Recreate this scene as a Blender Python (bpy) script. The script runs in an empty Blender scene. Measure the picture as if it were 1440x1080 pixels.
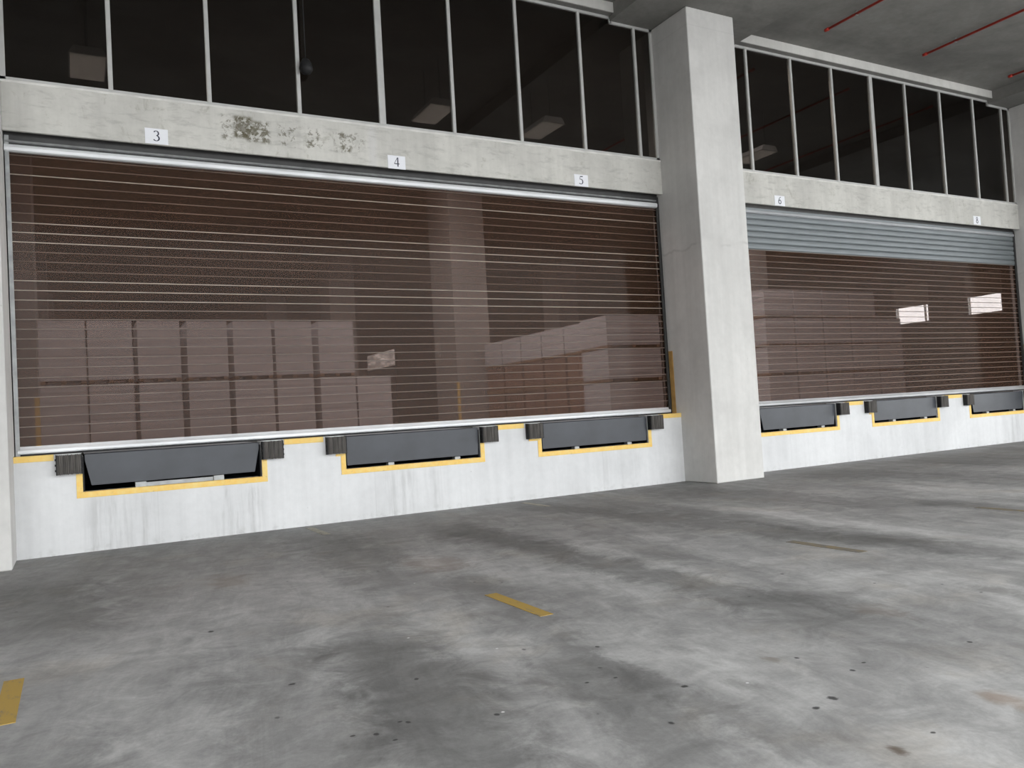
import bpy, bmesh, math, random
from mathutils import Vector, Matrix
random.seed(7)
SC = bpy.context.scene
COL = SC.collection
PI = math.pi

# ------------------------------------------------------------------ node helper
class G:
    """tiny builder for shader node graphs"""
    def __init__(self, name):
        self.mat = bpy.data.materials.new(name)
        self.mat.use_nodes = True
        self.nt = self.mat.node_tree
        self.nt.nodes.clear()
        self.out = self.nt.nodes.new('ShaderNodeOutputMaterial')
        tc = self.nt.nodes.new('ShaderNodeTexCoord')
        self.co = tc.outputs['Object']
        sp = self.nt.nodes.new('ShaderNodeSeparateXYZ')
        self.nt.links.new(self.co, sp.inputs[0])
        self.x, self.y, self.z = sp.outputs
    def _in(self, sock, v):
        if isinstance(v, bpy.types.NodeSocket):
            self.nt.links.new(v, sock)
        elif v is not None:
            if sock.type == 'RGBA' and not isinstance(v, (int, float)) and len(v) == 3:
                v = (*v, 1)
            sock.default_value = v
    def m(self, op, a, b=None, c=None):
        n = self.nt.nodes.new('ShaderNodeMath'); n.operation = op
        self._in(n.inputs[0], a); self._in(n.inputs[1], b); self._in(n.inputs[2], c)
        return n.outputs[0]
    def add(self, a, b): return self.m('ADD', a, b)
    def mul(self, a, b): return self.m('MULTIPLY', a, b)
    def sub(self, a, b): return self.m('SUBTRACT', a, b)
    def mx(self, a, b): return self.m('MAXIMUM', a, b)
    def smooth(self, v, lo, hi, a=0.0, b=1.0):
        n = self.nt.nodes.new('ShaderNodeMapRange'); n.interpolation_type = 'SMOOTHSTEP'
        self._in(n.inputs['Value'], v)
        n.inputs['From Min'].default_value = lo; n.inputs['From Max'].default_value = hi
        n.inputs['To Min'].default_value = a; n.inputs['To Max'].default_value = b
        return n.outputs[0]
    def vec(self, x, y, z):
        n = self.nt.nodes.new('ShaderNodeCombineXYZ')
        for i, v in enumerate((x, y, z)): self._in(n.inputs[i], v)
        return n.outputs[0]
    def sc(self, sx, sy, sz, off=(0, 0, 0)):
        return self.vec(self.m('MULTIPLY_ADD', self.x, sx, off[0]), self.m('MULTIPLY_ADD', self.y, sy, off[1]),
                        self.m('MULTIPLY_ADD', self.z, sz, off[2]))
    def noise(self, v, scale=1, detail=4, rough=.55, dist=0.0):
        n = self.nt.nodes.new('ShaderNodeTexNoise')
        self._in(n.inputs['Vector'], v)
        n.inputs['Scale'].default_value = scale; n.inputs['Detail'].default_value = detail
        n.inputs['Roughness'].default_value = rough; n.inputs['Distortion'].default_value = dist
        return n.outputs['Fac']
    def voro(self, v, scale=1):
        n = self.nt.nodes.new('ShaderNodeTexVoronoi')
        self._in(n.inputs['Vector'], v); n.inputs['Scale'].default_value = scale
        return n.outputs['Distance'], n.outputs['Color']
    def mix(self, f, a, b):
        n = self.nt.nodes.new('ShaderNodeMix'); n.data_type = 'RGBA'
        self._in(n.inputs['Factor'], f)
        self._in(n.inputs[6], a); self._in(n.inputs[7], b)
        return n.outputs[2]
    def scale_col(self, col, f):
        n = self.nt.nodes.new('ShaderNodeMix'); n.data_type = 'RGBA'; n.blend_type = 'MULTIPLY'
        n.inputs['Factor'].default_value = 1
        self._in(n.inputs[6], col)
        c = self.nt.nodes.new('ShaderNodeCombineColor')
        for i in range(3): self._in(c.inputs[i], f)
        self.nt.links.new(c.outputs[0], n.inputs[7])
        return n.outputs[2]
    def box(self, v, lo, hi, s):
        """soft 1 inside lo..hi"""
        return self.mul(self.smooth(v, lo - s, lo + s), self.smooth(v, hi - s, hi + s, 1, 0))
    def bump(self, h, strength=.2, dist=.02):
        n = self.nt.nodes.new('ShaderNodeBump')
        self._in(n.inputs['Height'], h); n.inputs['Strength'].default_value = strength
        n.inputs['Distance'].default_value = dist
        return n.outputs[0]
    def principled(self, col, rough=.6, metal=0.0, spec=.4, normal=None):
        n = self.nt.nodes.new('ShaderNodeBsdfPrincipled')
        self._in(n.inputs['Base Color'], col); self._in(n.inputs['Roughness'], rough)
        self._in(n.inputs['Metallic'], metal); n.inputs['Specular IOR Level'].default_value = spec
        if normal is not None: self.nt.links.new(normal, n.inputs['Normal'])
        self.nt.links.new(n.outputs[0], self.out.inputs[0])
        return self.mat
    def bsdf(self, kind, col, rough=None):
        n = self.nt.nodes.new('ShaderNodeBsdf' + kind)
        self._in(n.inputs['Color'], col)
        if rough is not None and 'Roughness' in n.inputs: n.inputs['Roughness'].default_value = rough
        return n.outputs[0]
    def mixsh(self, f, a, b):
        n = self.nt.nodes.new('ShaderNodeMixShader')
        self._in(n.inputs[0], f); self.nt.links.new(a, n.inputs[1]); self.nt.links.new(b, n.inputs[2])
        return n.outputs[0]
    def addsh(self, a, b):
        n = self.nt.nodes.new('ShaderNodeAddShader')
        self.nt.links.new(a, n.inputs[0]); self.nt.links.new(b, n.inputs[1])
        return n.outputs[0]
    def finish(self, sh):
        self.nt.links.new(sh, self.out.inputs[0]); return self.mat

def plain(name, col, rough=.6, metal=0.0, spec=.4, var=.12, scale=6, stretch=(1, 1, 1)):
    g = G(name)
    n = g.noise(g.sc(*stretch), scale, 4)
    f = g.smooth(n, .25, .75, 1 - var, 1 + var)
    return g.principled(g.scale_col(col, f), rough, metal, spec)

# ------------------------------------------------------------------ materials
def concrete(name, col, var=.14, streak=.10, kind=''):
    g = G(name)
    big = g.noise(g.sc(.6, .6, .5), 1, 4, .6, .4)
    fine = g.noise(g.co, 9, 5, .65)
    st = g.noise(g.sc(4.5, 4.5, .22), 1, 4, .6)
    f = g.smooth(big, .3, .7, 1 - var, 1 + var)
    f = g.mul(f, g.smooth(fine, .3, .7, 1 - var * .35, 1 + var * .35))
    f = g.mul(f, g.smooth(st, .35, .68, 1 + streak * .5, 1 - streak))
    c = g.scale_col(col, f)
    # pin holes
    d, _ = g.voro(g.co, 3.4)
    c = g.mix(g.mul(g.smooth(d, .015, .05, .5, 0), g.smooth(fine, .48, .56)), c, tuple(v * .45 for v in col))
    if kind == 'dock':
        # water and tyre-rub streaks below the pits, darker patches of worn paint
        for (x0, x1, z0, z1, k) in ((.12, 1.0, -.1, .70, .30), (1.75, 2.35, -.1, .66, .42), (4.2, 4.7, -.1, .7, .34), (4.9, 5.2, 0, .7, .22),
                                    (8.2, 9.2, .1, .6, .12), (20.6, 21.2, -.1, .7, .3)):
            n = g.noise(g.sc(7, 1, .55, (x0, 0, 0)), 1, 5, .7)
            mk = g.mul(g.mul(g.box(g.x, x0, x1, .14), g.box(g.z, z0, z1, .12)), g.smooth(n, .42, .66))
            c = g.mix(g.mul(mk, k * 1.0), c, (.24, .24, .235))
        # form joints
        for xj in (.98, 4.05, 5.15, 8.3, 13.0, 17.0):
            j = g.box(g.x, xj, xj + .004, .008)
            c = g.mix(g.mul(j, .3), c, (.25, .25, .25))
        dirt = g.mul(g.smooth(g.z, 0, .16, 1, 0), g.smooth(fine, .45, .7))
        c = g.mix(g.mul(dirt, .35), c, (.3, .3, .29))
    if kind == 'beam':
        # dark residue where letters were taken down
        n1 = g.noise(g.co, 10, 5, .7, .6)
        n2 = g.noise(g.sc(1, 1, 1, (3.3, 0, 1)), 15, 4, .65)
        for (x0, x1, z0, z1, lo, k) in ((2.05, 2.2, 5.70, 6.07, .50, .8), (2.22, 2.48, 5.74, 6.07, .44, 1), (2.40, 2.74, 5.70, 6.02, .45, .9), (2.86, 3.14, 5.69, 6.02, .53, .85),
                                        (3.27, 3.54, 5.69, 6.00, .53, .85), (3.72, 3.98, 5.69, 6.00, .49, .9), (3.98, 4.2, 5.76, 6.02, .53, .7)):
            mk = g.mul(g.box(g.x, x0, x1, .035), g.box(g.z, z0, z1, .035))
            t = g.mx(g.smooth(n1, lo, lo + .1), g.mul(g.smooth(n2, lo + .05, lo + .12), .8))
            c = g.mix(g.mul(g.mul(mk, t), k * .95), c, (.105, .092, .055))
        c = g.mix(g.mul(g.box(g.x, 4.27, 4.4, .04), .35), c, (.62, .61, .62))
        gr = g.noise(g.sc(1.3, 1, 5), 2.2, 5, .7, .3)
        c = g.mix(g.mul(g.smooth(gr, .50, .70), .45), c, tuple(v * .58 for v in col))
        gs = g.noise(g.sc(3.1, 1, 2.2, (9, 0, 0)), 1.6, 6, .75, .5)
        c = g.mix(g.mul(g.smooth(gs, .56, .70), .5), c, (.30, .29, .24))
    if kind == 'pillar':
        wob = g.noise(g.sc(1.2, 1.2, 0), 1.5, 3)
        h = g.add(g.z, g.mul(g.sub(wob, .5), .35))
        j = g.mul(g.box(h, 4.37, 4.39, .03), g.smooth(g.noise(g.co, 2.2, 3), .4, .62))
        c = g.mix(g.mul(j, .55), c, tuple(v * .42 for v in col))
        j2 = g.box(g.z, 8.42, 8.43, .012)
        c = g.mix(g.mul(j2, .35), c, tuple(v * .6 for v in col))
        sm = g.mul(g.smooth(g.noise(g.co, 1.3, 4, .6), .5, .75), .3)
        c = g.mix(sm, c, tuple(v * .72 for v in col))
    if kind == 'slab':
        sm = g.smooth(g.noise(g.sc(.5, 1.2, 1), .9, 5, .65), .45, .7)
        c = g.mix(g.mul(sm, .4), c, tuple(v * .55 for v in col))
    return g.principled(c, .85, 0, .25, g.bump(fine, .15, .006))

SPOTS = [(1.12, -8.16), (1.22, -8.21), (1.27, -8.33), (1.4, -8.16), (1.37, -8.13), (1.8, -8.34), (2.78, -8.6), (3.23, -9.17), (3.07, -9.21), (3.64, -8.96), (3.79, -8.91), (2.41, -8.94),
         (2.58, -8.26), (.85, -5.56), (1.06, -7.19), (1.68, -7.57), (5.44, -7.72), (5.21, -7.0), (3.23, -9.7), (2.83, -7.72), (2.41, -8.23), (3.58, -8.63), (5.71, -8.4), (4.55, -9.04)]
CHIPS = [(2.67, -5.04), (1.96, -6.72), (3.07, -8.76), (2.32, -7.34), (1.84, -8.33)]
def floor_mat():
    g = G('worn_grey_concrete_floor')
    u = g.add(g.x, g.mul(g.y, -.20))
    lanes = g.noise(g.vec(g.mul(u, 1.0), g.mul(g.y, .22), 0), 1, 5, .62, .8)
    blot = g.noise(g.vec(g.x, g.y, 7.7), .62, 8, .70, .7)
    mott = g.noise(g.vec(g.x, g.y, 1.5), 3.1, 7, .72, .8)
    trail = g.noise(g.vec(g.mul(u, 3.2), g.mul(g.y, .75), 3.1), 1, 6, .72, 1.0)
    grain = g.noise(g.co, 30, 5, .75)
    v = g.add(g.mul(lanes, .35), g.mul(blot, .65))
    f = g.smooth(v, .38, .60, .76, 1.14)
    f = g.mul(f, g.smooth(mott, .32, .68, .83, 1.13))
    f = g.mul(f, g.smooth(trail, .32, .68, .88, 1.10))
    f = g.mul(f, g.smooth(grain, .3, .7, .93, 1.06))
    # rubber-blackened wheel lanes: (x at y=0, slope dx/dy, half width, y0, y1, strength)
    for (x0, sl, hw, y0, y1, k) in ((4.42, .0, .36, -8.3, -2.0, .40), (7.6, .06, .34, -8.6, -2.6, .30), (2.68, .0, .12, -9.6, -7.6, .28), (6.45, .22, .30, -8.6, -2.4, .20), (6.2, -.12, .40, -7.2, -.6, .34), (-.25, .02, .62, -5.0, -2.2, .42), (4.3, .22, .30, -9.6, -4.5, .24),
                                    (2.75, .02, .55, -5.0, -.8, .32), (8.9, -.1, .7, -5.5, -1.0, .26), (12.5, -.05, .9, -6, -.8, .26), (4.6, .1, .5, -5.0, -2.0, .22),
                                    (2.7, .14, .40, -10.5, -6.2, .42), (1.7, .1, .4, -8.4, -5.6, .24), (-.2, .0, .35, -10, -7.2, .36), (15.5, -.1, 1.2, -5, -.8, .24), (10.4, .1, .3, -8, -4, .24)):
        d = g.m('ABSOLUTE', g.sub(g.sub(g.x, x0), g.mul(g.y, sl)))
        d = g.add(d, g.mul(g.sub(blot, .5), 1.4 * hw + .3))
        d = g.add(d, g.mul(g.sub(mott, .5), .9 * hw + .12))
        mk = g.mul(g.smooth(d, hw * .3, hw * 1.25, 1, 0), g.box(g.y, y0, y1, .8))
        f = g.mul(f, g.m('MULTIPLY_ADD', mk, -k, 1.0))
    # cleaner strips between the lanes
    for (x0, sl, hw, y0, y1, k) in ((8.0, .04, .22, -8.5, -1.2, .20), (2.5, .0, .40, -7.6, -5.4, .12), (3.4, .0, .55, -10.2, -7.6, .14), (5.6, .0, .4, -9.5, -5.5, .10), (11.2, .0, .35, -5.2, -2.2, .16), (.75, .1, .4, -9, -4.9, .12)):
        d = g.m('ABSOLUTE', g.sub(g.sub(g.x, x0), g.mul(g.y, sl)))
        d = g.add(d, g.mul(g.sub(blot, .5), 1.2 * hw + .3))
        mk = g.mul(g.smooth(d, hw * .2, hw * 1.3, 1, 0), g.box(g.y, y0, y1, .8))
        f = g.mul(f, g.m('MULTIPLY_ADD', mk, k, 1.0))
    # darker towards the dock wall
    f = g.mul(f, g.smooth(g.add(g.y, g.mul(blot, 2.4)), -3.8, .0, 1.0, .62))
    c = g.scale_col((.405, .402, .398), f)
    warm = g.smooth(g.noise(g.vec(g.x, g.y, 4.4), 1.1, 6, .65), .52, .68)
    c = g.mix(g.mul(warm, .28), c, g.scale_col((.44, .395, .335), f))
    def dist(px, py, sy=1.0):
        dx = g.sub(g.x, px); dy = g.mul(g.sub(g.y, py), sy)
        return g.m('SQRT', g.add(g.mul(dx, dx), g.mul(dy, dy)))
    # rust-brown and oil stains
    for (px, py, r, k, col) in ((3.83, -9.68, .11, .5, (.30, .20, .13)), (2.96, -9.73, .045, .85, (.12, .09, .065)), (3.45, -8.57, .05, .5, (.2, .17, .13)), (4.77, -8.29, .16, .3, (.22, .17, .13)), (3.2, -4.3, .4, .25, (.28, .19, .13)),
                                (1.3, -3.6, .3, .25, (.28, .21, .14)), (5.84, -8.43, .14, .4, (.15, .14, .13)), (3.02, -8.75, .10, .35, (.15, .15, .14)), (2.3, -8.6, .10, .35, (.13, .13, .13))):
        d = g.add(dist(px, py, .6), g.mul(g.sub(mott, .5), r * 2.2))
        c = g.mix(g.mul(g.smooth(d, r * .3, r * 1.1, 1, 0), k), c, col)
    # black gum and oil spots
    sv = 100.0
    for i, (px, py) in enumerate(SPOTS):
        big = (6, 7, 8, 13, 14)
        sv = g.m('MINIMUM', sv, g.mul(dist(px, py, .75 if i % 2 else 1.3), .62 if i in big else 1.0))
    sv = g.add(sv, g.mul(g.sub(grain, .5), .018))
    c = g.mix(g.mul(g.smooth(sv, .008, .017, 1, 0), .88), c, (.03, .03, .03))
    d, cc = g.voro(g.vec(g.x, g.mul(g.y, .8), 0), 4.5)
    sep = g.nt.nodes.new('ShaderNodeSeparateColor'); g.nt.links.new(cc, sep.inputs[0])
    d = g.add(d, g.mul(g.sub(grain, .5), .10))
    c = g.mix(g.mul(g.mul(g.smooth(d, .03, .08, 1, 0), g.smooth(sep.outputs[0], .70, .72)), .7), c, (.07, .07, .07))
    # pale chips
    sv = 100.0
    for px, py in CHIPS: sv = g.m('MINIMUM', sv, dist(px, py))
    c = g.mix(g.smooth(sv, .006, .012, 1, 0), c, (.75, .75, .75))
    rough = g.smooth(blot, .3, .7, .5, .78)
    return g.principled(c, rough, 0, .3, g.bump(g.add(grain, mott), .12, .006))

def shutter_mat():
    """brown see-through polycarbonate slats"""
    g = G('brown_clear_polycarbonate')
    n = g.noise(g.sc(.8, 1, 8), 1, 4, .6)
    dirt = g.smooth(n, .3, .7, .85, 1.15)
    tr = g.bsdf('Transparent', (.458, .424, .413))
    df = g.bsdf('Diffuse', g.scale_col((.031, .0165, .0108), dirt))
    gl = g.bsdf('Glossy', (1, 1, 1), .12)
    sh = g.addsh(tr, df)
    return g.finish(g.mixsh(.004, sh, gl))

def glass_mat(name, tint, refl, rough=.02):
    g = G(name)
    tr = g.bsdf('Transparent', tint)
    gl = g.bsdf('Glossy', (1, 1, 1), rough)
    return g.finish(g.mixsh(refl, tr, gl))

def wrap_mat():
    g = G('milky_stretch_wrap')
    n = g.noise(g.sc(1.2, 1.2, 16), 1, 4, .6, .5)
    tr = g.bsdf('Transparent', (1, 1, 1))
    df = g.bsdf('Diffuse', (.68, .68, .71))
    gl = g.bsdf('Glossy', (.9, .9, .9), .28)
    sh = g.mixsh(g.smooth(n, .5, .72, .04, .28), df, gl)
    return g.finish(g.mixsh(g.smooth(n, .3, .6, .72, .9), tr, sh))

M = {}
M['floor'] = floor_mat()
M['dock'] = concrete('white_painted_dock_concrete', (.66, .665, .672), .07, .045, 'dock')
M['beam'] = concrete('fair_faced_beam_concrete', (.565, .555, .52), .10, .07, 'beam')
M['pillar'] = concrete('fair_faced_pillar_concrete', (.60, .592, .575), .07, .05, 'pillar')
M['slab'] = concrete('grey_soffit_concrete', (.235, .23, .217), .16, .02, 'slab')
M['strip'] = concrete('pale_fascia_concrete', (.62, .61, .585), .08, .04)
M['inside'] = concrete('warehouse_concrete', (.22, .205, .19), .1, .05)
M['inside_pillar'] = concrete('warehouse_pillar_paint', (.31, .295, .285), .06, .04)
M['poly'] = shutter_mat()
M['alum'] = plain('thin_lit_aluminium_joint', (.46, .41, .355), .45, .2, .4, .15, 3, (1, 1, 1))  # best-lit copy of the joint aluminium, caught light in the colour
M['alum_mid'] = plain('mid_lit_aluminium_joint', (.225, .19, .168), .5, .15, .4, .2, 1.4, (1, 1, 1))  # half-lit copy of the same aluminium, dimmed in the colour
M['steel_light'] = plain('pale_grey_steel_rail', (.36, .37, .385), .5, .15, .4, .08, 1.6)
M['bar_grey'] = plain('grey_galvanised_bar', (.46, .465, .47), .45, .15, .4, .12, 1.2)
M['alum_dim'] = plain('dim_lit_aluminium_joint', (.155, .120, .100), .5, .15, .4, .2, 1.4, (1, 1, 1))  # least-lit copy of the same aluminium, dimness painted in
M['bar'] = plain('bright_galvanised_bar', (.74, .755, .77), .42, .15, .5, .1, 1.2, (1, 1, 8))
M['steel'] = plain('blue_grey_steel_slat', (.185, .205, .215), .5, .15, .4, .08, 1.6, (1, 1, 8))
M['dark_steel'] = plain('dark_guide_steel', (.055, .055, .055), .5, .3, .4)
M['frame'] = plain('mill_finish_window_frame', (.50, .50, .485), .5, .2, .4, .06)
M['sill'] = plain('pale_sill_mortar', (.66, .65, .62), .8, 0, .2, .14, 3)
M['glass'] = glass_mat('dark_tinted_glass', (.285, .265, .245), .052)
M['clear'] = glass_mat('clear_window_glass', (.92, .95, .96), .05)
M['lip'] = plain('slate_grey_lip_paint', (.042, .046, .055), .42, .1, .5, .16, 2.4)
M['deck'] = plain('worn_deck_plate', (.10, .10, .105), .55, .3, .4, .2, 4)
M['rubber'] = plain('black_laminated_rubber', (.075, .07, .066), .85, 0, .25, .3, 9, (2, 2, .4))
M['rubber_face'] = plain('worn_rubber_ply', (.105, .097, .09), .85, 0, .25, .25, 8, (2, 2, .4))
M['black'] = plain('soot_black', (.016, .016, .017), .6, 0, .3)
M['galv'] = plain('galvanised_bracket', (.34, .35, .35), .5, .4, .4, .2)
M['red'] = plain('red_sprinkler_paint', (.52, .045, .03), .45, 0, .4, .12)
M['paper'] = plain('white_sign_sheet', (.82, .83, .87), .5, 0, .4, .03)
M['ink'] = plain('dark_digit_ink', (.05, .055, .08), .6, 0, .2, .05)
M['wood'] = plain('pallet_wood', (.27, .16, .08), .8, 0, .2, .25, 5, (.6, .6, 4))
M['carton_pale'] = plain('pale_carton', (.52, .47, .44), .75, 0, .2, .1, 4)
M['carton_brown'] = plain('brown_carton', (.24, .135, .09), .75, 0, .2, .14, 4)
M['wrap'] = wrap_mat()
def blind_mat():
    g = G('grey_roller_blind')
    n = g.noise(g.sc(1, .4, 5), 2.5, 5, .7)
    f = g.smooth(n, .35, .65, .6, 1.2)
    return g.finish(g.addsh(g.bsdf('Diffuse', (.35, .34, .32)), g.bsdf('Translucent', g.scale_col((.085, .08, .072), f))))
M['blind'] = blind_mat()
def emit(name, col, k):
    g = G(name); n = g.nt.nodes.new('ShaderNodeEmission'); n.inputs[0].default_value = (*col, 1); n.inputs[1].default_value = k
    return g.finish(n.outputs[0])
M['diffuser'] = emit('dim_lamp_diffuser', (1, .97, .92), .45)
M['standin_panel'] = None
def yellow():
    g = G('yellow_edge_paint')
    n = g.noise(g.co, 7, 5, .7); n2 = g.noise(g.sc(1, 1, 1, (4, 2, 0)), 22, 4, .7)
    c = g.mix(g.smooth(n, .3, .7), (.84, .545, .135), (.82, .62, .235))
    c = g.mix(g.mul(g.smooth(n2, .60, .72), .75), c, (.42, .35, .24))
    return g.principled(c, .6, 0, .3)
M['yellow'] = yellow()
M['guard'] = plain('shaded_yellow_guard_paint', (.42, .255, .085), .65, 0, .25, .2, 5)  # yellow guard paint darkened, its shade put into the colour
def dash_paint(name, c1, wear):
    g = G(name)
    n = g.noise(g.sc(3, 1.3, 1), 4, 5, .75)
    a = g.smooth(n, wear - .1, wear + .12)
    c = g.mix(a, (.20, .19, .17), c1)
    return g.principled(c, .75, 0, .2)
M['dash'] = dash_paint('yellow_road_paint', (.47, .315, .085), .36)
M['dash_faint'] = dash_paint('worn_road_paint', (.30, .235, .13), .50)
M['dash_pale'] = dash_paint('rubbed_pale_road_paint', (.37, .345, .29), .42)
def speckle():
    g = G('speckled_grey_standin')  # pale speckle painted for bright patches deep inside
    n = g.noise(g.sc(1, .7, 3), 1.6, 5, .85)
    return g.principled(g.mix(g.smooth(n, .45, .60), (.30, .30, .29), (1, .98, .95)), .7, 0, .2)
M['standin_panel'] = speckle()

# ------------------------------------------------------------------ mesh helper
class MB:
    def __init__(self):
        self.bm = bmesh.new(); self.mi = 0; self.mats = []
    def mat(self, m):
        if m not in self.mats: self.mats.append(m)
        self.mi = self.mats.index(m); return self
    def _merge(self, b):
        vm = {}
        for v in b.verts: vm[v] = self.bm.verts.new(v.co)
        for f in b.faces:
            try:
                nf = self.bm.faces.new([vm[v] for v in f.verts]); nf.material_index = self.mi; nf.smooth = f.smooth
            except ValueError: pass
        b.free()
    def box(self, x0, y0, z0, x1, y1, z1, bev=0.0, seg=1, mtx=None):
        b = bmesh.new()
        vs = [b.verts.new(p) for p in ((x0, y0, z0), (x1, y0, z0), (x1, y1, z0), (x0, y1, z0), (x0, y0, z1), (x1, y0, z1), (x1, y1, z1), (x0, y1, z1))]
        for q in ((3, 2, 1, 0), (4, 5, 6, 7), (0, 1, 5, 4), (1, 2, 6, 5), (2, 3, 7, 6), (3, 0, 4, 7)): b.faces.new([vs[i] for i in q])
        if bev: bmesh.ops.bevel(b, geom=b.edges[:] + b.verts[:], offset=bev, segments=seg, affect='EDGES', profile=.5)
        if mtx is not None: bmesh.ops.transform(b, matrix=mtx, verts=b.verts)
        self._merge(b); return self
    def prism(self, pts, axis, a0, a1, bev=0.0):
        """pts: 2-D outline in the plane across axis ('x': (y,z), 'y': (x,z), 'z': (x,y))"""
        b = bmesh.new()
        def P(p, a): return {'x': (a, p[0], p[1]), 'y': (p[0], a, p[1]), 'z': (p[0], p[1], a)}[axis]
        A = [b.verts.new(P(p, a0)) for p in pts]; B = [b.verts.new(P(p, a1)) for p in pts]
        n = len(pts)
        b.faces.new(A[::-1]); b.faces.new(B)
        for i in range(n): b.faces.new((A[i], A[(i + 1) % n], B[(i + 1) % n], B[i]))
        bmesh.ops.recalc_face_normals(b, faces=b.faces)
        if bev: bmesh.ops.bevel(b, geom=b.edges[:], offset=bev, segments=1, affect='EDGES')
        self._merge(b); return self
    def tube(self, p0, p1, r, seg=14, r1=None):
        p0, p1 = Vector(p0), Vector(p1); d = p1 - p0
        b = bmesh.new()
        bmesh.ops.create_cone(b, cap_ends=True, segments=seg, radius1=r, radius2=r if r1 is None else r1, depth=d.length)
        for f in b.faces: f.smooth = len(f.verts) == 4
        q = d.to_track_quat('Z', 'Y').to_matrix().to_4x4()
        bmesh.ops.transform(b, matrix=Matrix.Translation((p0 + p1) / 2) @ q, verts=b.verts)
        self._merge(b); return self
    def lathe(self, prof, c, seg=24):
        b = bmesh.new(); rings = []
        for r, z in prof:
            rings.append([b.verts.new((c[0] + r * math.cos(2 * PI * i / seg), c[1] + r * math.sin(2 * PI * i / seg), c[2] + z)) for i in range(seg)])
        for a, d in zip(rings, rings[1:]):
            for i in range(seg):
                f = b.faces.new((a[i], a[(i + 1) % seg], d[(i + 1) % seg], d[i])); f.smooth = True
        b.faces.new(rings[0][::-1]); b.faces.new(rings[-1])
        bmesh.ops.recalc_face_normals(b, faces=b.faces)
        self._merge(b); return self
    def build(self, name, parent=None, loc=None):
        me = bpy.data.meshes.new(name)
        if loc is not None: bmesh.ops.translate(self.bm, vec=-Vector(loc), verts=self.bm.verts)
        self.bm.normal_update()
        self.bm.to_mesh(me); self.bm.free()
        for m in self.mats: me.materials.append(M[m])
        o = bpy.data.objects.new(name, me); COL.objects.link(o)
        if parent is not None: o.parent = parent
        elif loc is not None: o.location = loc
        return o

def tag(o, label, cat=None, group=None, kind=None):
    if label: o['label'] = label
    if cat: o['category'] = cat
    if group: o['group'] = group
    if kind: o['kind'] = kind
    return o
def thing(name, loc, label, cat, group=None, kind=None):
    o = bpy.data.objects.new(name, None); COL.objects.link(o); o.location = loc
    o.empty_display_size = .2
    return tag(o, label, cat, group, kind)
def struct(mb, name, label=None, cat=None): return tag(mb.build(name), label, cat, None, 'structure')
def copy_tree(o, parent=None):
    c = o.copy(); COL.objects.link(c)
    if parent is not None: c.parent = parent
    for ch in list(o.children): copy_tree(ch, c)
    return c

# ------------------------------------------------------------------ measures (metres; dock face y=0, yard floor z=0)
ZD = 1.29                                   # dock height
ZB, ZT = 5.52, 6.20                         # beam over the shutters
YB = .11                                    # its face
ZW = 8.85                                   # soffit over the glazing
ZC = 9.05                                   # yard ceiling
YA = -.871                                  # pillar face
PIL = [(-1.833, -.668), (10.153, 11.318), (22.08, 23.245)]
BAYS = [(-.668, 10.153), (11.318, 22.08)]
PITS = [(.095, 2.372), (3.609, 5.878), (7.05, 9.343), (12.17, 14.439), (15.64, 17.893), (19.2, 21.45)]
ZP = .78                                    # pit floor edge
YS = .30                                    # shutter curtain
XL, XR = -13.0, 40.0

# ------------------------------------------------------------------ the setting
b = MB().mat('floor'); b.box(XL - 30, -70, -.3, XR + 30, .2, 0)
struct(b, 'floor', 'worn grey concrete yard floor in front of the docks', 'floor')

# dock wall with the pits cut out of its top
b = MB().mat('dock')
b.box(XL, 0, 0, XR, .25, ZP)
xs = [XL] + [v for p in PITS for v in p] + [XR]
for i in range(0, len(xs), 2): b.box(xs[i], 0, ZP, xs[i + 1], .25, ZD)
struct(b, 'wall_dock', 'white painted low dock wall below the shutters', 'wall')

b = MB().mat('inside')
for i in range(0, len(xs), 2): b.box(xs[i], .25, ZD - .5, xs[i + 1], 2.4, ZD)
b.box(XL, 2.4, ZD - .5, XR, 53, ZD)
struct(b, 'floor_warehouse', 'raised warehouse floor behind the shutters', 'floor')
b = MB().mat('black')
for a, c in PITS: b.box(a - .02, .25, ZP - .1, c + .02, 2.4, ZP - .02)
struct(b, 'floor_pits', 'dark floors of the leveler pits', 'floor')

names = ('concrete outer pillar beside the shutter below sign 3', 'square concrete pillar standing between the two roller shutters', 'concrete end pillar beside the shutter below sign 8')
for (a, c), lb in zip(PIL, names):
    b = MB().mat('pillar'); b.box(a, YA, 0, c, .45, 8.76, .012)
    struct(b, 'pillar', lb, 'pillar')

for (a, c), lb in zip(BAYS, ('pale concrete beam over the wide left shutter, stained by removed letters', 'pale concrete beam over the right shutter carrying signs 6 and 8')):
    b = MB().mat('beam'); b.box(a, YB, ZB, c, YB + .05, ZT - .02, .006)
    struct(b, 'lintel_beam', lb, 'beam')

# wall above the glazing: soffit with its pale fascia; unseen walls beside the bays added to block light
for (a, c) in BAYS:
    b = MB().mat('slab'); b.box(a, .012, ZW, c, .5, ZC)  # underside takes the dark slab colour to paint in its shade
    b.mat('strip'); b.box(a, 0, ZW + .012, c, .012, ZC)
    struct(b, 'lintel_fascia', 'pale concrete fascia strip above the ' + ('left' if a < 5 else 'right') + ' band of dark windows', 'beam')
b = MB().mat('pillar'); b.box(XL, 0, ZD, PIL[0][0], .4, ZC)
struct(b, 'wall_front_blocker_left', 'unseen concrete front wall left of the first pillar, added to block light', 'wall')
b = MB().mat('pillar'); b.box(PIL[2][1], 0, ZD, XR, .4, ZC)
struct(b, 'wall_front_blocker_right', 'unseen concrete front wall right of the last pillar, added to block light', 'wall')

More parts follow.
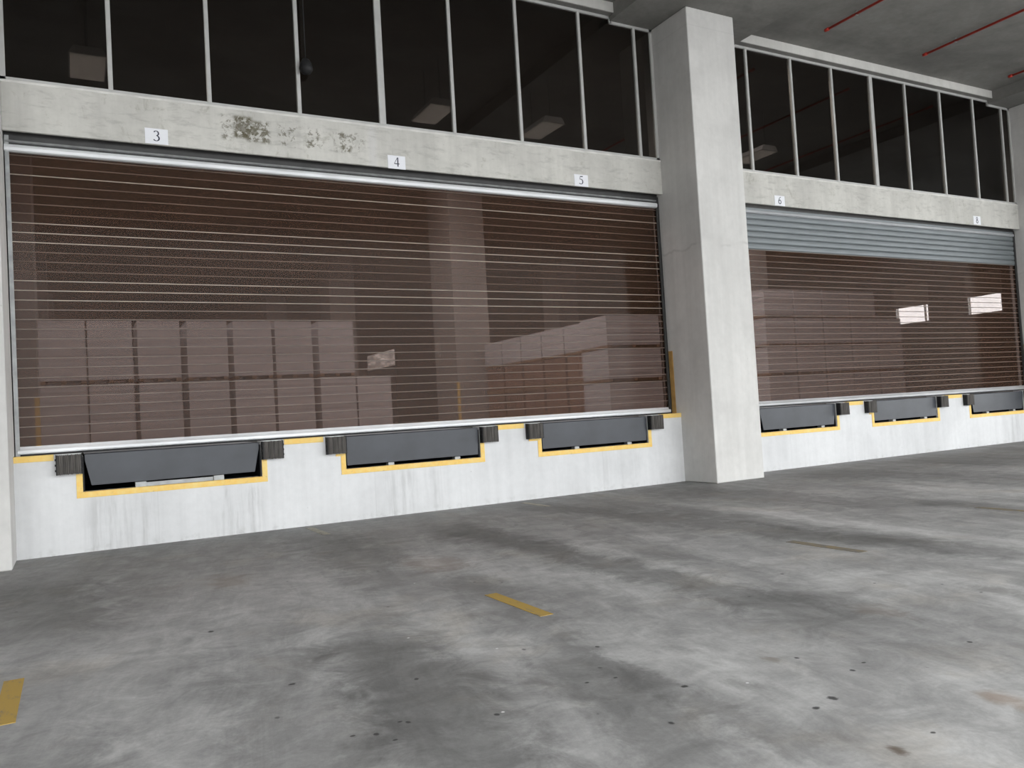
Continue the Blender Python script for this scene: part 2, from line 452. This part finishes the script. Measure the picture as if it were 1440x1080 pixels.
b = MB().mat('slab'); b.box(XL, -17, ZC, XR, .5, ZC + .35)
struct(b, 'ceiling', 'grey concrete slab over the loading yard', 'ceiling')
for i, (x0, x1) in enumerate(((-2.85, .35), (9.17, 12.21), (21.13, 24.2))):
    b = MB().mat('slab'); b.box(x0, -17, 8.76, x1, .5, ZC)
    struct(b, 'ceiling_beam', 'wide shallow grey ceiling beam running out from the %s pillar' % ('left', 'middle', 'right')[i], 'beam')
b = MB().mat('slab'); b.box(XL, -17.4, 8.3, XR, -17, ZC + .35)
struct(b, 'edge_beam', 'concrete beam along the outer edge of the canopy', 'beam')
b = MB().mat('inside'); b.box(XL - .3, -28, 0, XL, 0, ZC)  # unseen wall added to darken the left faces of the pillars
struct(b, 'wall_light_block', 'unseen wall added beside the yard to block light', 'wall')

# warehouse shell
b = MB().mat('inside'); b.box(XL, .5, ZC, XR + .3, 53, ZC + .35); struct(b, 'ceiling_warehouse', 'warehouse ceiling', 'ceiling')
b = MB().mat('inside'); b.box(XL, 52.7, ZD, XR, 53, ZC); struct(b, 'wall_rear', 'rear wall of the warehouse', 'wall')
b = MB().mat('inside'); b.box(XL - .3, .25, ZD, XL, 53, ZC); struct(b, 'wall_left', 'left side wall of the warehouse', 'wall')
# right side wall with two window holes
WIN = [(11.0, 12.78), (14.85, 16.85)]
WZ0, WZ1 = 5.0, 7.1
b = MB().mat('inside')
b.box(XR, .25, 0, XR + .3, 53, WZ0); b.box(XR, .25, WZ1, XR + .3, 53, ZC)
for a, c in ((.25, WIN[0][0]), (WIN[0][1], WIN[1][0]), (WIN[1][1], 53)): b.box(XR, a, WZ0, XR + .3, c, WZ1)
struct(b, 'wall_right', 'right side wall of the warehouse with two bright windows', 'wall')

# interior pillars
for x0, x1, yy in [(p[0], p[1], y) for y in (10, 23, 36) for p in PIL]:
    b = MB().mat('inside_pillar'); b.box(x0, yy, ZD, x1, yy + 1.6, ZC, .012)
    b.mat('yellow'); b.box(x1 - .09, yy - .012, ZD, x1 + .012, yy + .09, ZD + 1.2) if yy == 10 and x0 < 0 else None
    b.box(x0 - .012, yy - .012, ZD, x0 + .06, yy + .06, ZD + 1.2) if yy == 10 and x0 > 0 else None
    struct(b, 'pillar_warehouse', 'warehouse pillar in the %s row, %s from the shutters' % ({-1: 'left', 10: 'middle', 22: 'right'}[int(x0)], {10: 'first', 23: 'second', 36: 'third'}[yy]), 'pillar')

# ------------------------------------------------------------------ high windows
def window(n, x0, x1, mull, thick, notch):
    """notch: (x, z) where the head steps down beside a pillar"""
    root = thing('window_%d' % n, (x0, .14, ZT), 'band of dark tinted panes high over the %s shutter' % ('left' if n == 1 else 'right'), 'window', kind='structure')
    L = root.location
    def fin(mb, nm): return mb.build(nm, root, L)
    y0, y1 = .136, .20
    gl = MB().mat('glass'); gl.box(x0 + .02, .165, ZT + .02, x1 - .02, .172, ZW - .02); fin(gl, 'window_glass')
    f = MB().mat('frame')
    f.box(x0, y0, ZT - .02, x1, y1, ZT + .035)
    nl, nr, zn = notch
    f.box(nl, y0, ZW - .05, nr, y1, ZW)
    for a, c in ((x0, nl), (nr, x1)):
        if c - a > .02:
            f.box(a, y0, zn - .05, c, y1, zn)
            f.box(c - .03 if a == x0 else a - .02, y0, zn - .04, c + .02 if a == x0 else a + .03, y1, ZW)
    f.box(x0, y0, ZT, x0 + .06, y1, ZW); f.box(x1 - .06, y0, ZT, x1, y1, ZW)
    fin(f, 'window_frame')
    for m in mull:
        w = .055 if m in thick else .03
        k = MB().mat('frame'); k.box(m - w, y0 - .01, ZT + .02, m + w, y1, (ZW - .04) if nl < m < nr else (zn - .04), .006)
        fin(k, 'mullion')
    s = MB().mat('sill'); s.box(x0, YB - .006, ZT - .045, x1, .17, ZT - .012, .006)
    fin(s, 'sill')
window(1, BAYS[0][0], BAYS[0][1], (.623, 1.908, 3.212, 4.541, 5.807, 7.105, 8.448, 9.714), (4.541,), (.35, 9.17, 8.76))
window(2, BAYS[1][0], BAYS[1][1], (11.45, 12.63, 13.942, 15.229, 16.551, 17.782, 19.12, 20.47, 21.70), (16.551,), (12.21, 21.13, 8.76))

for i, (a, c) in enumerate(WIN):
    root = thing('window_%d' % (3 + i), (XR, a, WZ0), 'bright side window inside the warehouse, %s seen through the right shutter' % ('nearer the right pillar' if i == 0 else 'farther from the right pillar'), 'window', kind='structure')
    f = MB().mat('frame'); f.box(XR - .02, a, WZ0, XR + .1, c, WZ0 + .06); f.box(XR - .02, a, WZ1 - .06, XR + .1, c, WZ1)
    for yy in (a, c - .06) + ((a + .22,) if i else ()): f.box(XR - .02, yy, WZ0, XR + .1, yy + .05, WZ1)
    f.build('window_frame', root, root.location)
    g_ = MB().mat('clear'); g_.box(XR + .03, a, WZ0, XR + .04, c, WZ1); g_.build('window_glass', root, root.location)
    bl = MB().mat('blind'); bl.box(XR - .06, a, 5.92, XR - .04, c, WZ1); bl.build('roller_blind', root, root.location)

# ------------------------------------------------------------------ roller shutters
PITCH = .128
def shutter(x0, x1, steel_to, bright, label):
    zt = 5.36
    root = thing('roller_shutter', ((x0 + x1) / 2, YS, ZD), label, 'shutter')
    L = root.location
    fin = lambda mb, nm: mb.build(nm, root, L)
    g0, g1 = x0 + .045, x1 - .045
    # see-through slats: a shallow convex profile each, all in one curtain; the joints between them are aluminium
    cur = MB().mat('poly')
    js = MB()
    z = ZD + .13; k = 0
    top = steel_to if steel_to else 5.34
    while z < top - .01:
        z1 = min(z + PITCH, top)
        cur.box(g0, YS - .004, z, g1, YS + .004, z1 - .010)
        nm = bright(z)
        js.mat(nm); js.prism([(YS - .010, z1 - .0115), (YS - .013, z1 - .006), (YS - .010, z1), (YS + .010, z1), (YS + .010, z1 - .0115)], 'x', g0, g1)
        z += PITCH; k += 1
    fin(cur, 'curtain'); fin(js, 'joint_strips')
    if steel_to:
        st = MB().mat('steel'); z = steel_to
        for k in range(6):
            st.prism([(YS - .006, z), (YS - .030, z + .022), (YS - .036, z + .06), (YS - .030, z + .106), (YS - .004, z + .124), (YS + .006, z + .124), (YS + .006, z)], 'x', g0, g1)
            z += .128
        tag(fin(st, 'steel_slats'), 'blue-grey solid steel slats')
        hb = MB().mat('steel_light'); hb.prism([(YS - .05, 5.35), (YS - .07, 5.37), (YS - .07, 5.405), (YS - .05, 5.425), (YS + .02, 5.425), (YS + .02, 5.35)], 'x', x0 + .01, x1 - .06)
        hb.mat('steel'); hb.prism([(YS - .045, 5.425), (YS - .045, 5.468), (YS + .02, 5.468), (YS + .02, 5.425)], 'x', x0 + .01, x1 - .06)
        tag(fin(hb, 'head_rail'), 'pale grey steel rail')
    else:
        # barrel hood rail showing under the beam
        hb = MB().mat('bar')
        hb.prism([(YS - .05, 5.285), (YS - .075, 5.30), (YS - .085, 5.335), (YS - .075, 5.368), (YS - .05, 5.382), (YS + .02, 5.382), (YS + .02, 5.285)], 'x', x0 + .01, x1 - .06)
        hb.mat('dark_steel'); hb.prism([(YS - .03, 5.382), (YS - .03, 5.41), (YS + .02, 5.41), (YS + .02, 5.382)], 'x', x0 + .01, x1 - .06)
        hb.mat('galv'); hb.prism([(YS - .05, 5.41), (YS - .06, 5.42), (YS - .05, 5.44), (YS + .02, 5.44), (YS + .02, 5.41)], 'x', x0 + .01, x1 - .06)
        tag(fin(hb, 'head_rail'), 'bright rounded metal rail')
    bx = MB().mat('dark_steel'); bx.box(x0 + .01, YS - .02, 5.441 if not steel_to else 5.469, x1 - .01, YS + .45, ZB + .3)
    fin(bx, 'barrel_box')
    bb = MB().mat('bar_grey' if steel_to else 'bar')
    bb.prism([(YS - .05, ZD + .025), (YS - .062, ZD + .04), (YS - .062, ZD + .075), (YS - .03, ZD + .10), (YS - .02, ZD + .125), (YS + .02, ZD + .125), (YS + .02, ZD + .025)], 'x', g0 - .01, g1 + .01, .004)
    bb.mat('black'); bb.box(g0, YS - .02, ZD + .002, g1, YS + .01, ZD + .027)
    tag(fin(bb, 'bottom_bar'), 'bright metal bottom bar')
    for sx, a in ((0, x0 + .004), (1, x1 - .065)):
        gr = MB().mat('galv' if sx == 0 else 'dark_steel')
        gr.box(a, YS - .05, ZD + .0, a + .06, YS - .03, ZB - .02); gr.box(a, YS + .02, ZD, a + .06, YS + .04, ZB - .02)
        gr.box(a if sx == 0 else a + .05, YS - .05, ZD, a + .01 if sx == 0 else a + .06, YS + .04, ZB - .02)
        fin(gr, 'guide_rail')
    return root
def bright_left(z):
    # joint colours by height, painting in which groups catch more light
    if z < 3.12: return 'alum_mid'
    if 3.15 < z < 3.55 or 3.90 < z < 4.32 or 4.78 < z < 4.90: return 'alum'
    return 'alum_dim'
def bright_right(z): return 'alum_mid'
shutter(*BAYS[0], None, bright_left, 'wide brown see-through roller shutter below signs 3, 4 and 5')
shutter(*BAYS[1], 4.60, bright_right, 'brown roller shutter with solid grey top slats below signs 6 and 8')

# ------------------------------------------------------------------ dock levelers, bumpers, edging
ORD = ('below sign 3', 'below sign 4', 'below sign 5', 'below sign 6, beside the middle pillar', 'between signs 6 and 8', 'below sign 8')
def leveler(i):
    a, c = PITS[i]
    w = c - a
    root = thing('dock_leveler', ((a + c) / 2, .6, ZP), 'dark grey dock leveler with hanging lip ' + ORD[i], 'dock leveler', 'dock levelers along the dock wall')
    L = root.location
    fin = lambda mb, nm: mb.build(nm, root, L)
    d = MB().mat('deck'); d.box(a + .03, .06, ZD - .035, c - .03, 2.38, ZD - .012)
    for xx in (a + .35, a + w * .37, a + w * .63, c - .35): d.box(xx - .03, .1, ZD - .15, xx + .03, 2.3, ZD - .035)
    fin(d, 'deck')
    lp = MB().mat('lip')
    zb = .86 if i == 0 else .835
    tl, tr, bl, br = a + .03, c - .03, a + .10, c - .10
    if i in (1, 2, 4): tl, bl = a + .012, a + .02; tr, br = c - .03, c - .045
    lp.prism([(tl, ZD - .02), (tr, ZD - .02), (tr + .0, ZD - .10), (br, zb), (bl, zb), (tl, ZD - .10)], 'y', .0, .022, .003)
    lp.tube((tl, .03, ZD - .028), (tr, .03, ZD - .028), .018)
    lpo = fin(lp, 'lip'); tag(lpo, 'slate grey steel lip')
    kp = MB().mat('galv')
    if i == 0:
        kp.box(a + .62, .03, ZP, a + .76, .14, ZP + .075, .004); kp.box(a + 1.62, .03, ZP, a + 1.76, .14, ZP + .075, .004)
        kp.box(a + .755, .06, ZP + .002, a + 1.625, .10, ZP + .06, .004)
        fin(kp, 'lip_keeper')
    else:
        kp.box(a + w * .3, .03, ZP, a + w * .3 + .1, .14, ZP + .05, .004); fin(kp, 'lip_keeper')
        kp = MB().mat('galv'); kp.box(a + w * .8, .03, ZP, a + w * .8 + .1, .14, ZP + .05, .004); fin(kp, 'lip_keeper')
    fr = MB().mat('black')
    fr.box(a, .03, ZP - .02, a + .02, 2.38, ZD - .05); fr.box(c - .02, .03, ZP - .02, c, 2.38, ZD - .05); fr.box(a, 2.3, ZP - .02, c, 2.38, ZD - .05)
    fin(fr, 'pit_frame')
for i in range(6): leveler(i)

BW = .30
def make_bumper():
    root = bpy.data.objects.new('dock_bumper', None); COL.objects.link(root)
    p = MB()
    n = 12; w = BW - .03
    for k in range(n):
        x0 = -w / 2 + w * k / n
        dy = random.uniform(0, .012); dz = random.uniform(0, .008)
        p.mat('rubber_face' if k % 3 else 'rubber')
        p.box(x0, -.115 + dy, .004 + dz, x0 + w / n - .003, -.004, .262 - dz, .004)
    p.mat('rubber'); p.box(-w / 2, -.09, .012, w / 2, -.004, .25)
    pad = p.build('rubber_pad', root)
    for s in (-1, 1):
        e = MB().mat('black'); xx = s * (BW / 2 - .008)
        e.box(xx - .006, -.10, .002, xx + .006, -.001, .264); e.box(min(xx, xx + s * .008), -.014, .0, max(xx, xx + s * .008), -.001, .266)
        eo = e.build('end_plate', root)
        for zz in (.06, .13, .20):
            t = MB().mat('black'); t.tube((xx, -.06, zz), (xx + s * .018, -.06, zz), .014, 10); t.build('bolt', eo)
    return root
proto = None
BSIDE = [('below sign 3, outer pillar side', 'below sign 3, sign 4 side'), ('below sign 4, sign 3 side', 'below sign 4, sign 5 side'),
         ('below sign 5, sign 4 side', 'below sign 5, middle pillar side'), ('', 'below sign 6, away from the middle pillar'),
         ('between signs 6 and 8, sign 6 side', 'between signs 6 and 8, sign 8 side'), ('below sign 8, sign 6 side', 'below sign 8, end pillar side')]
for i, (a, c) in enumerate(PITS):
    for s, xx in (('l', a - BW / 2), ('r', c + BW / 2)):
        if i == 3 and s == 'l': continue
        if proto is None: proto = o = make_bumper()
        else: o = copy_tree(proto)
        o.location = (xx, -.002, 1.022)
        tag(o, 'black ribbed dock bumper by the leveler ' + BSIDE[i][s == 'r'], 'dock bumper', 'rubber bumpers beside the levelers')

def edging(boxes, label, cat='edging', group=None):
    x = sum(v[0] + v[1] for v in boxes) / (2 * len(boxes)); z = min(v[2] for v in boxes)
    e = MB().mat('yellow')
    for (x0, x1, z0, z1, y0, y1) in boxes: e.box(x0, y0, z0, x1, y1, z1, .002)
    o = e.build('steel_edging', None, (x, 0, z))
    return tag(o, label, cat, group)
E0 = -.008
for i, (a, c) in enumerate(PITS):
    t = .075
    bx = [(a - t, c + t, ZP - t, ZP, E0, -.0005), (a - t, a, ZP, 1.02, E0, -.0005), (c, c + t, ZP, 1.02, E0, -.0005),
          (a + .004, c - .004, ZP + .0008, ZP + .005, E0, .028)]
    if i in (1, 2, 4): bx.append((a - .25 if i == 2 else a - .15, a - t, .985, 1.02, E0, -.0005))
    edging(bx, 'yellow U-shaped edging around the leveler pit ' + ORD[i].replace(', beside the middle pillar', ''), 'edging', 'yellow pit edgings')
caps = [(-.668, -.225, 'at the outer pillar by the leveler below sign 3'), (2.70, 3.28, 'between the levelers below signs 3 and 4'), (6.21, 6.72, 'between the levelers below signs 4 and 5'),
        (9.67, 10.153, 'between middle pillar and the leveler below sign 5'), (14.77, 15.31, 'just past the leveler below sign 6'), (18.22, 18.87, 'just before the leveler below sign 8'),
        (21.78, 22.08, 'at the end pillar past the leveler below sign 8')]
for a, c, lb in caps:
    edging([(a, c, ZD - .075, ZD + .006, E0, -.0005), (a, c, ZD + .0005, ZD + .006, E0, .08)], 'yellow capping on the dock wall ' + lb, 'edging', 'yellow cappings on the dock wall')

for x, lb in ((10.153, 'middle pillar'), (22.08, 'end pillar')):
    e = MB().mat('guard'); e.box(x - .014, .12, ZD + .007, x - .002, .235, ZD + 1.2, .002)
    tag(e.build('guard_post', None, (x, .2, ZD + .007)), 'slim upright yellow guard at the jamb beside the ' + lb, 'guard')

# ------------------------------------------------------------------ number signs
def arc(cx, cz, rx, rz, a0, a1, n=14):
    return [(cx + rx * math.cos(math.radians(a0 + (a1 - a0) * i / n)), cz + rz * math.sin(math.radians(a0 + (a1 - a0) * i / n))) for i in range(n + 1)]
# digits as pen strokes in a unit cell (width .6, height 1), with swelling width like a serif face
DIG = {
 '3': [(arc(.27, .74, .20, .22, 155, -75, 16), .05, .12), (arc(.26, .27, .25, .25, 85, -150, 18), .05, .13)],
 '4': [([(.40, .98), (.03, .33)], .05, .05), ([(.02, .30), (.60, .30)], .09, .09), ([(.43, 0), (.43, .98)], .12, .12)],
 '5': [([(.17, .93), (.53, .96)], .11, .11), ([(.17, .95), (.08, .60)], .05, .05), (arc(.22, .32, .28, .30, 115, -140, 18), .06, .13)],
 '6': [(arc(.30, .30, .23, .27, 0, 360, 24), .10, .12), ([(.08, .34), (.10, .55), (.20, .76), (.35, .90), (.53, .98)], .11, .05)],
 '8': [(arc(.30, .75, .18, .22, 0, 360, 22), .09, .11), (arc(.30, .26, .22, .26, 0, 360, 24), .10, .13)],
}
def stroke(mb, pts, w0, w1, X, Z, h, y0, y1):
    n = len(pts)
    L_, R_ = [], []
    closed = n > 3 and abs(pts[0][0] - pts[-1][0]) + abs(pts[0][1] - pts[-1][1]) < 1e-4
    for i, p in enumerate(pts):
        if closed: q0, q1 = pts[i - 1 if i else n - 2], pts[i + 1 if i < n - 1 else 1]
        else: q0, q1 = pts[max(i - 1, 0)], pts[min(i + 1, n - 1)]
        dx, dz = q1[0] - q0[0], q1[1] - q0[1]; l = math.hypot(dx, dz) or 1
        t = abs(dz) / l
        w = (w0 + (w1 - w0) * t) / 2
        L_.append((X + (p[0] - dz / l * w) * h, Z + (p[1] + dx / l * w) * h)); R_.append((X + (p[0] + dz / l * w) * h, Z + (p[1] - dx / l * w) * h))
    for i in range(n - 1):
        q = [L_[i], L_[i + 1], R_[i + 1], R_[i]]
        mb.prism(q, 'y', y0, y1)
for d, x, z, lb in (('3', 1.174, 5.637, 'at the outer dock'), ('4', 4.726, 5.615, 'next to the dark letter stains'), ('5', 8.278, 5.627, 'before the middle pillar'),
                ('6', 13.296, 5.628, 'just past the middle pillar'), ('8', 20.226, 5.645, 'near the end pillar')):
    r = thing('number_sign', (x, YB, z - .105), 'white sheet with black number %s on the beam %s' % (d, lb), 'sign', 'dock number signs on the beams')
    p = MB().mat('paper'); p.box(x - .149, YB - .006, z - .108, x + .149, YB - .001, z + .108); p.build('sheet', r, r.location)
    k = MB().mat('ink'); h = .150
    for pts, w0, w1 in DIG[d]: stroke(k, pts, w0, w1, x - .30 * h, z - h / 2 + .006, h, YB - .0085, YB - .006)
    k.build('digit', r, r.location)

# ------------------------------------------------------------------ sprinkler pipes on the ceiling
for x, lb in ((13.93, 'nearest the middle pillar'), (17.12, 'middle one of three'), (20.42, 'nearest the last pillar')):
    r = thing('sprinkler_pipe', (x, -.86, 8.98), 'red sprinkler pipe under the yard ceiling, ' + lb, 'pipe', 'red pipes under the ceiling')
    p = MB().mat('red'); p.tube((x, -.86, 8.985), (x, -16.8, 8.985), .026); p.build('pipe', r, r.location)
    c = MB().mat('red'); c.tube((x, -.83, 8.985), (x, -.93, 8.985), .034); c.build('end_cap', r, r.location)
    yy = -1.6
    while yy > -16:
        h = MB().mat('galv'); h.prism([(x - .034, 8.95), (x + .034, 8.95), (x + .034, 9.02), (x + .006, 9.02), (x + .006, ZC), (x - .006, ZC), (x - .006, 9.02), (x - .034, 9.02), (x - .034, 9.012), (x + .028, 9.012), (x + .028, 8.958), (x - .034, 8.958)], 'y', yy - .012, yy + .012)
        h.build('hanger', r, r.location); yy -= 3.1

# black dome hanging before the left windows
r = thing('hanging_dome', (3.31, .03, 6.8), 'small black dome on a thin rod before the dark windows above signs 3 and 4', 'lamp')
d = MB().mat('black'); d.lathe([(.02, .19), (.05, .18), (.085, .12), (.10, .05), (.10, .02), (.07, -.03), (.02, -.05)], (3.31, .03, 6.86)); d.build('dome', r, r.location)
d = MB().mat('black'); d.tube((3.31, .03, 7.04), (3.31, .03, ZW), .008, 8); d.build('rod', r, r.location)

# ------------------------------------------------------------------ painted dashes on the floor
DASH = [(2.99, -6.84, -5.93, 'dash', 'yellow paint dash lying out in the middle of the yard floor'), (-.375, -6.86, -5.95, 'dash', 'yellow paint dash nearest the camera, out from the outer pillar'),
        (6.44, -6.84, -5.95, 'dash_faint', 'worn brownish paint dash out from the middle pillar'), (9.68, -6.84, -5.92, 'dash_faint', 'faint worn paint dash farthest out, beyond the middle pillar'),
        (2.95, -1.15, -.22, 'dash_pale', 'pale rubbed paint dash at the dock wall between the levelers below signs 3 and 4'), (6.46, -1.1, -.30, 'dash_pale', 'pale rubbed paint dash at the dock wall between the levelers below signs 4 and 5')]
for x, y0, y1, m, lb in DASH:
    p = MB().mat(m); w = .055
    p.box(x - w, y0, .0, x + w, y1, .003)
    tag(p.build('painted_dash', None, (x, (y0 + y1) / 2, 0)), lb, 'floor marking', 'painted dashes on the yard floor')

# ------------------------------------------------------------------ pallet loads inside
def make_load(w, d, h, pale, name):
    root = bpy.data.objects.new(name, None); COL.objects.link(root)
    p = MB().mat('wood')
    for k in range(5): y = -d / 2 + k * (d - .09) / 4; p.box(-w / 2, y, .10, w / 2, y + .09, .12)
    for k in range(3):
        x = -w / 2 + k * (w - .09) / 2; p.box(x, -d / 2, .0, x + .09, d / 2, .10 if k == 1 else .098)
    p.build('pallet', root)
    c = MB().mat('carton_pale' if pale else 'carton_brown')
    nz = max(3, round((h - .12) / .2)); hz = (h - .125) / nz
    for k in range(nz):
        for i in range(3):
            for j in range(2):
                q = random.uniform(0, .012)
                c.box(-w / 2 + .02 + i * (w - .04) / 3 + .002, -d / 2 + .02 + j * (d - .04) / 2 + q, .121 + k * hz, -w / 2 + .02 + (i + 1) * (w - .04) / 3 - .002, -d / 2 + .02 + (j + 1) * (d - .04) / 2 - .004, .121 + (k + 1) * hz - .004, .006)
    c.build('cartons', root)
    if pale:
        s = MB().mat('wrap')
        n = 26; zz = [.06 + (h - .07) * k / n for k in range(n + 1)]
        bm = s.bm; rows = []
        for z in zz:
            o = .004 + random.uniform(0, .010)
            rows.append([bm.verts.new(v) for v in ((-w / 2 - o, -d / 2 - o, z), (w / 2 + o, -d / 2 - o, z), (w / 2 + o, d / 2 + o, z), (-w / 2 - o, d / 2 + o, z))])
        for a, b_ in zip(rows, rows[1:]):
            for i in range(4): bm.faces.new((a[i], a[(i + 1) % 4], b_[(i + 1) % 4], b_[i]))
        bm.faces.new(rows[-1])
        s.build('stretch_wrap', root)
    return root
NTH = ('first', 'second', 'third', 'fourth', 'fifth', 'sixth', 'seventh', 'eighth')
def place(protos, key, x, y, z, lb, grp):
    first = key not in protos['used']
    o = protos[key] if first else copy_tree(protos[key])
    protos['used'].add(key)
    o.location = (x, y, z)
    tag(o, lb, 'pallet load', grp)
# stacked rows facing the left shutter
YF = 6.0
P1 = {'used': set(), 'a': make_load(.79, 1.1, 1.25, True, 'wrapped_pallet_load')}
xs1 = [-.12, .72, 1.62, 2.56, 3.49, 4.37, 5.33]
for i, x in enumerate(xs1):
    place(P1, 'a', x, YF + .55, ZD, 'grey wrapped pallet load facing the wide shutter, lower tier, %s from outer pillar' % NTH[i], 'pallet loads facing the shutter below signs 3 to 5')
    place(P1, 'a', x, YF + .55, ZD + 1.262, 'grey wrapped pallet load facing the wide shutter, upper tier, %s from outer pillar' % NTH[i], 'pallet loads facing the shutter below signs 3 to 5')
place(P1, 'a', 6.18, YF + .55, ZD, 'single-height grey wrapped pallet load ending the row below sign 4', 'pallet loads facing the shutter below signs 3 to 5')
# row running away behind the right part of the left shutter
P2 = {'used': set(), 'w': make_load(1.5, 1.05, .75, True, 'wrapped_pallet_load'), 'b': make_load(1.5, 1.05, .75, False, 'carton_pallet_load')}
for t, tn in enumerate(('bottom', 'middle', 'top')):
    for j in range(6):
        pale = j == 0 or t == 2
        place(P2, 'w' if pale else 'b', 11.46 + (.0 if j == 0 else .25), 3.55 + j * 1.12, ZD + t * .77,
              '%s pallet load by the middle pillar, %s tier, %s behind the shutter' % ('grey wrapped' if pale else 'brown carton', tn, NTH[j]), 'pallet loads beside the middle pillar')
# stacks behind the right shutter
P3 = {'used': set(), 'w': make_load(1.08, 1.1, .79, True, 'wrapped_pallet_load')}
for t, tn in enumerate(('bottom', 'second', 'third', 'top')):
    for j in range(5):
        if t == 3 and j == 4: continue
        place(P3, 'w', 17.45 + j * 1.165, 4.75, ZD + t * .81, 'grey wrapped pallet load behind signs 6 and 8, %s tier, %s from middle pillar' % (tn, NTH[j]), 'pallet loads behind the shutter below signs 6 and 8')

for x, y, z, lb in ((.45, 3.65, 7.95, 'above sign 3'), (7.0, 3.65, 7.95, 'between signs 4 and 5'), (9.75, 3.75, 7.95, 'beside the middle pillar'), (16.3, 3.6, 7.95, 'above sign 6')):
    r = thing('ceiling_light', (x, y, z), 'pale boxy lamp seen dimly through the dark window ' + lb, 'lamp', 'hanging lamps behind the dark windows')
    p = MB().mat('paper'); p.prism([(x - .30, z), (x + .30, z), (x + .22, z + .14), (x - .22, z + .14)], 'y', y - .55, y + .55, .008); p.build('housing', r, r.location)
    p = MB().mat('diffuser'); p.box(x - .27, y - .52, z - .012, x + .27, y + .52, z - .001); p.build('diffuser', r, r.location)
    for yy in (y - .4, y + .4):
        p = MB().mat('dark_steel'); p.tube((x, yy, z + .14), (x, yy, ZC), .008, 8); p.build('hanger', r, r.location)

# speckled stand-ins for bright patches far inside, seen between the stacks and the pillar
r = thing('standin_panel', (14.0, 27.5, ZD), 'large slanting speckled grey stand-in panel deep behind the shutter below sign 4', 'panel')
p = MB().mat('standin_panel'); p.box(13.97, 25.4, 4.15, 14.03, 29.6, 4.93); p.build('panel', r, r.location)
p = MB().mat('dark_steel'); p.box(13.95, 25.33, ZD, 14.05, 25.40, 4.95); p.build('post', r, r.location)
p = MB().mat('dark_steel'); p.box(13.95, 29.6, ZD, 14.05, 29.67, 4.95); p.build('post', r, r.location)
p = MB().mat('standin_panel'); p.box(10.135, 11.12, 3.38, 10.149, 11.56, 3.82, .002)
tag(p.build('notice_plate', None, (10.142, 11.34, 3.38)), 'small speckled grey plate on the warehouse pillar behind the slats', 'plate')

# ------------------------------------------------------------------ light
w = bpy.data.worlds.new('overcast'); SC.world = w; w.use_nodes = True
bg = w.node_tree.nodes['Background']; bg.inputs[0].default_value = (.97, .99, 1.0, 1); bg.inputs[1].default_value = 5.4
def area(name, loc, rot, sx, sy, power, col):
    l = bpy.data.lights.new(name, 'AREA'); l.shape = 'RECTANGLE'; l.size = sx; l.size_y = sy; l.energy = power; l.color = col
    o = bpy.data.objects.new(name, l); COL.objects.link(o); o.location = loc; o.rotation_euler = rot; o['kind'] = 'helper'
    return o
# lights under the hanging lamps, and unseen ones added to brighten the warehouse
for x, y, z, p in ((.45, 3.65, 7.935, 230), (7.0, 3.65, 7.935, 230), (9.75, 3.75, 7.935, 200), (16.3, 3.6, 7.935, 260), (13.4, 1.8, 8.9, 380), (20.5, 8.5, 8.9, 300), (4.2, 7.6, 8.9, 200), (8, 7.6, 8.9, 250), (14.5, 18, 8.9, 280), (5, 18, 8.9, 280), (11, 27, 8.9, 800)):
    area('warehouse_fill_light', (x, y, z), (0, 0, 0), .54, 1.04, p, (1, .98, .97))

# ------------------------------------------------------------------ camera
cam = bpy.data.cameras.new('camera'); co = bpy.data.objects.new('camera', cam); COL.objects.link(co)
SC.camera = co
cam.sensor_width = 36; cam.lens = 1138.4 / 1440 * 36
cam.clip_start = .05; cam.clip_end = 300
yaw, pit, rol = .4991, .0350, .0584
cy, sy = math.cos(yaw), math.sin(yaw)
fw = Vector((sy * math.cos(pit), cy * math.cos(pit), math.sin(pit))); rt = Vector((cy, -sy, 0)); up = rt.cross(fw)
cr, sr = math.cos(rol), math.sin(rol)
r2 = cr * rt - sr * up; u2 = cr * up + sr * rt
co.matrix_world = Matrix(((r2.x, u2.x, -fw.x, 0), (r2.y, u2.y, -fw.y, -12), (r2.z, u2.z, -fw.z, 1.2434 * 1.2), (0, 0, 0, 1)))

vs = SC.view_settings
vs.view_transform = 'Standard'; vs.look = 'None'; vs.gamma = 1; vs.use_curve_mapping = False
vs.exposure = 0.0
SC.cycles.transparent_max_bounces = 16
SC.cycles.max_bounces = 8
SC.cycles.diffuse_bounces = 5
SC.cycles.sample_clamp_indirect = 6
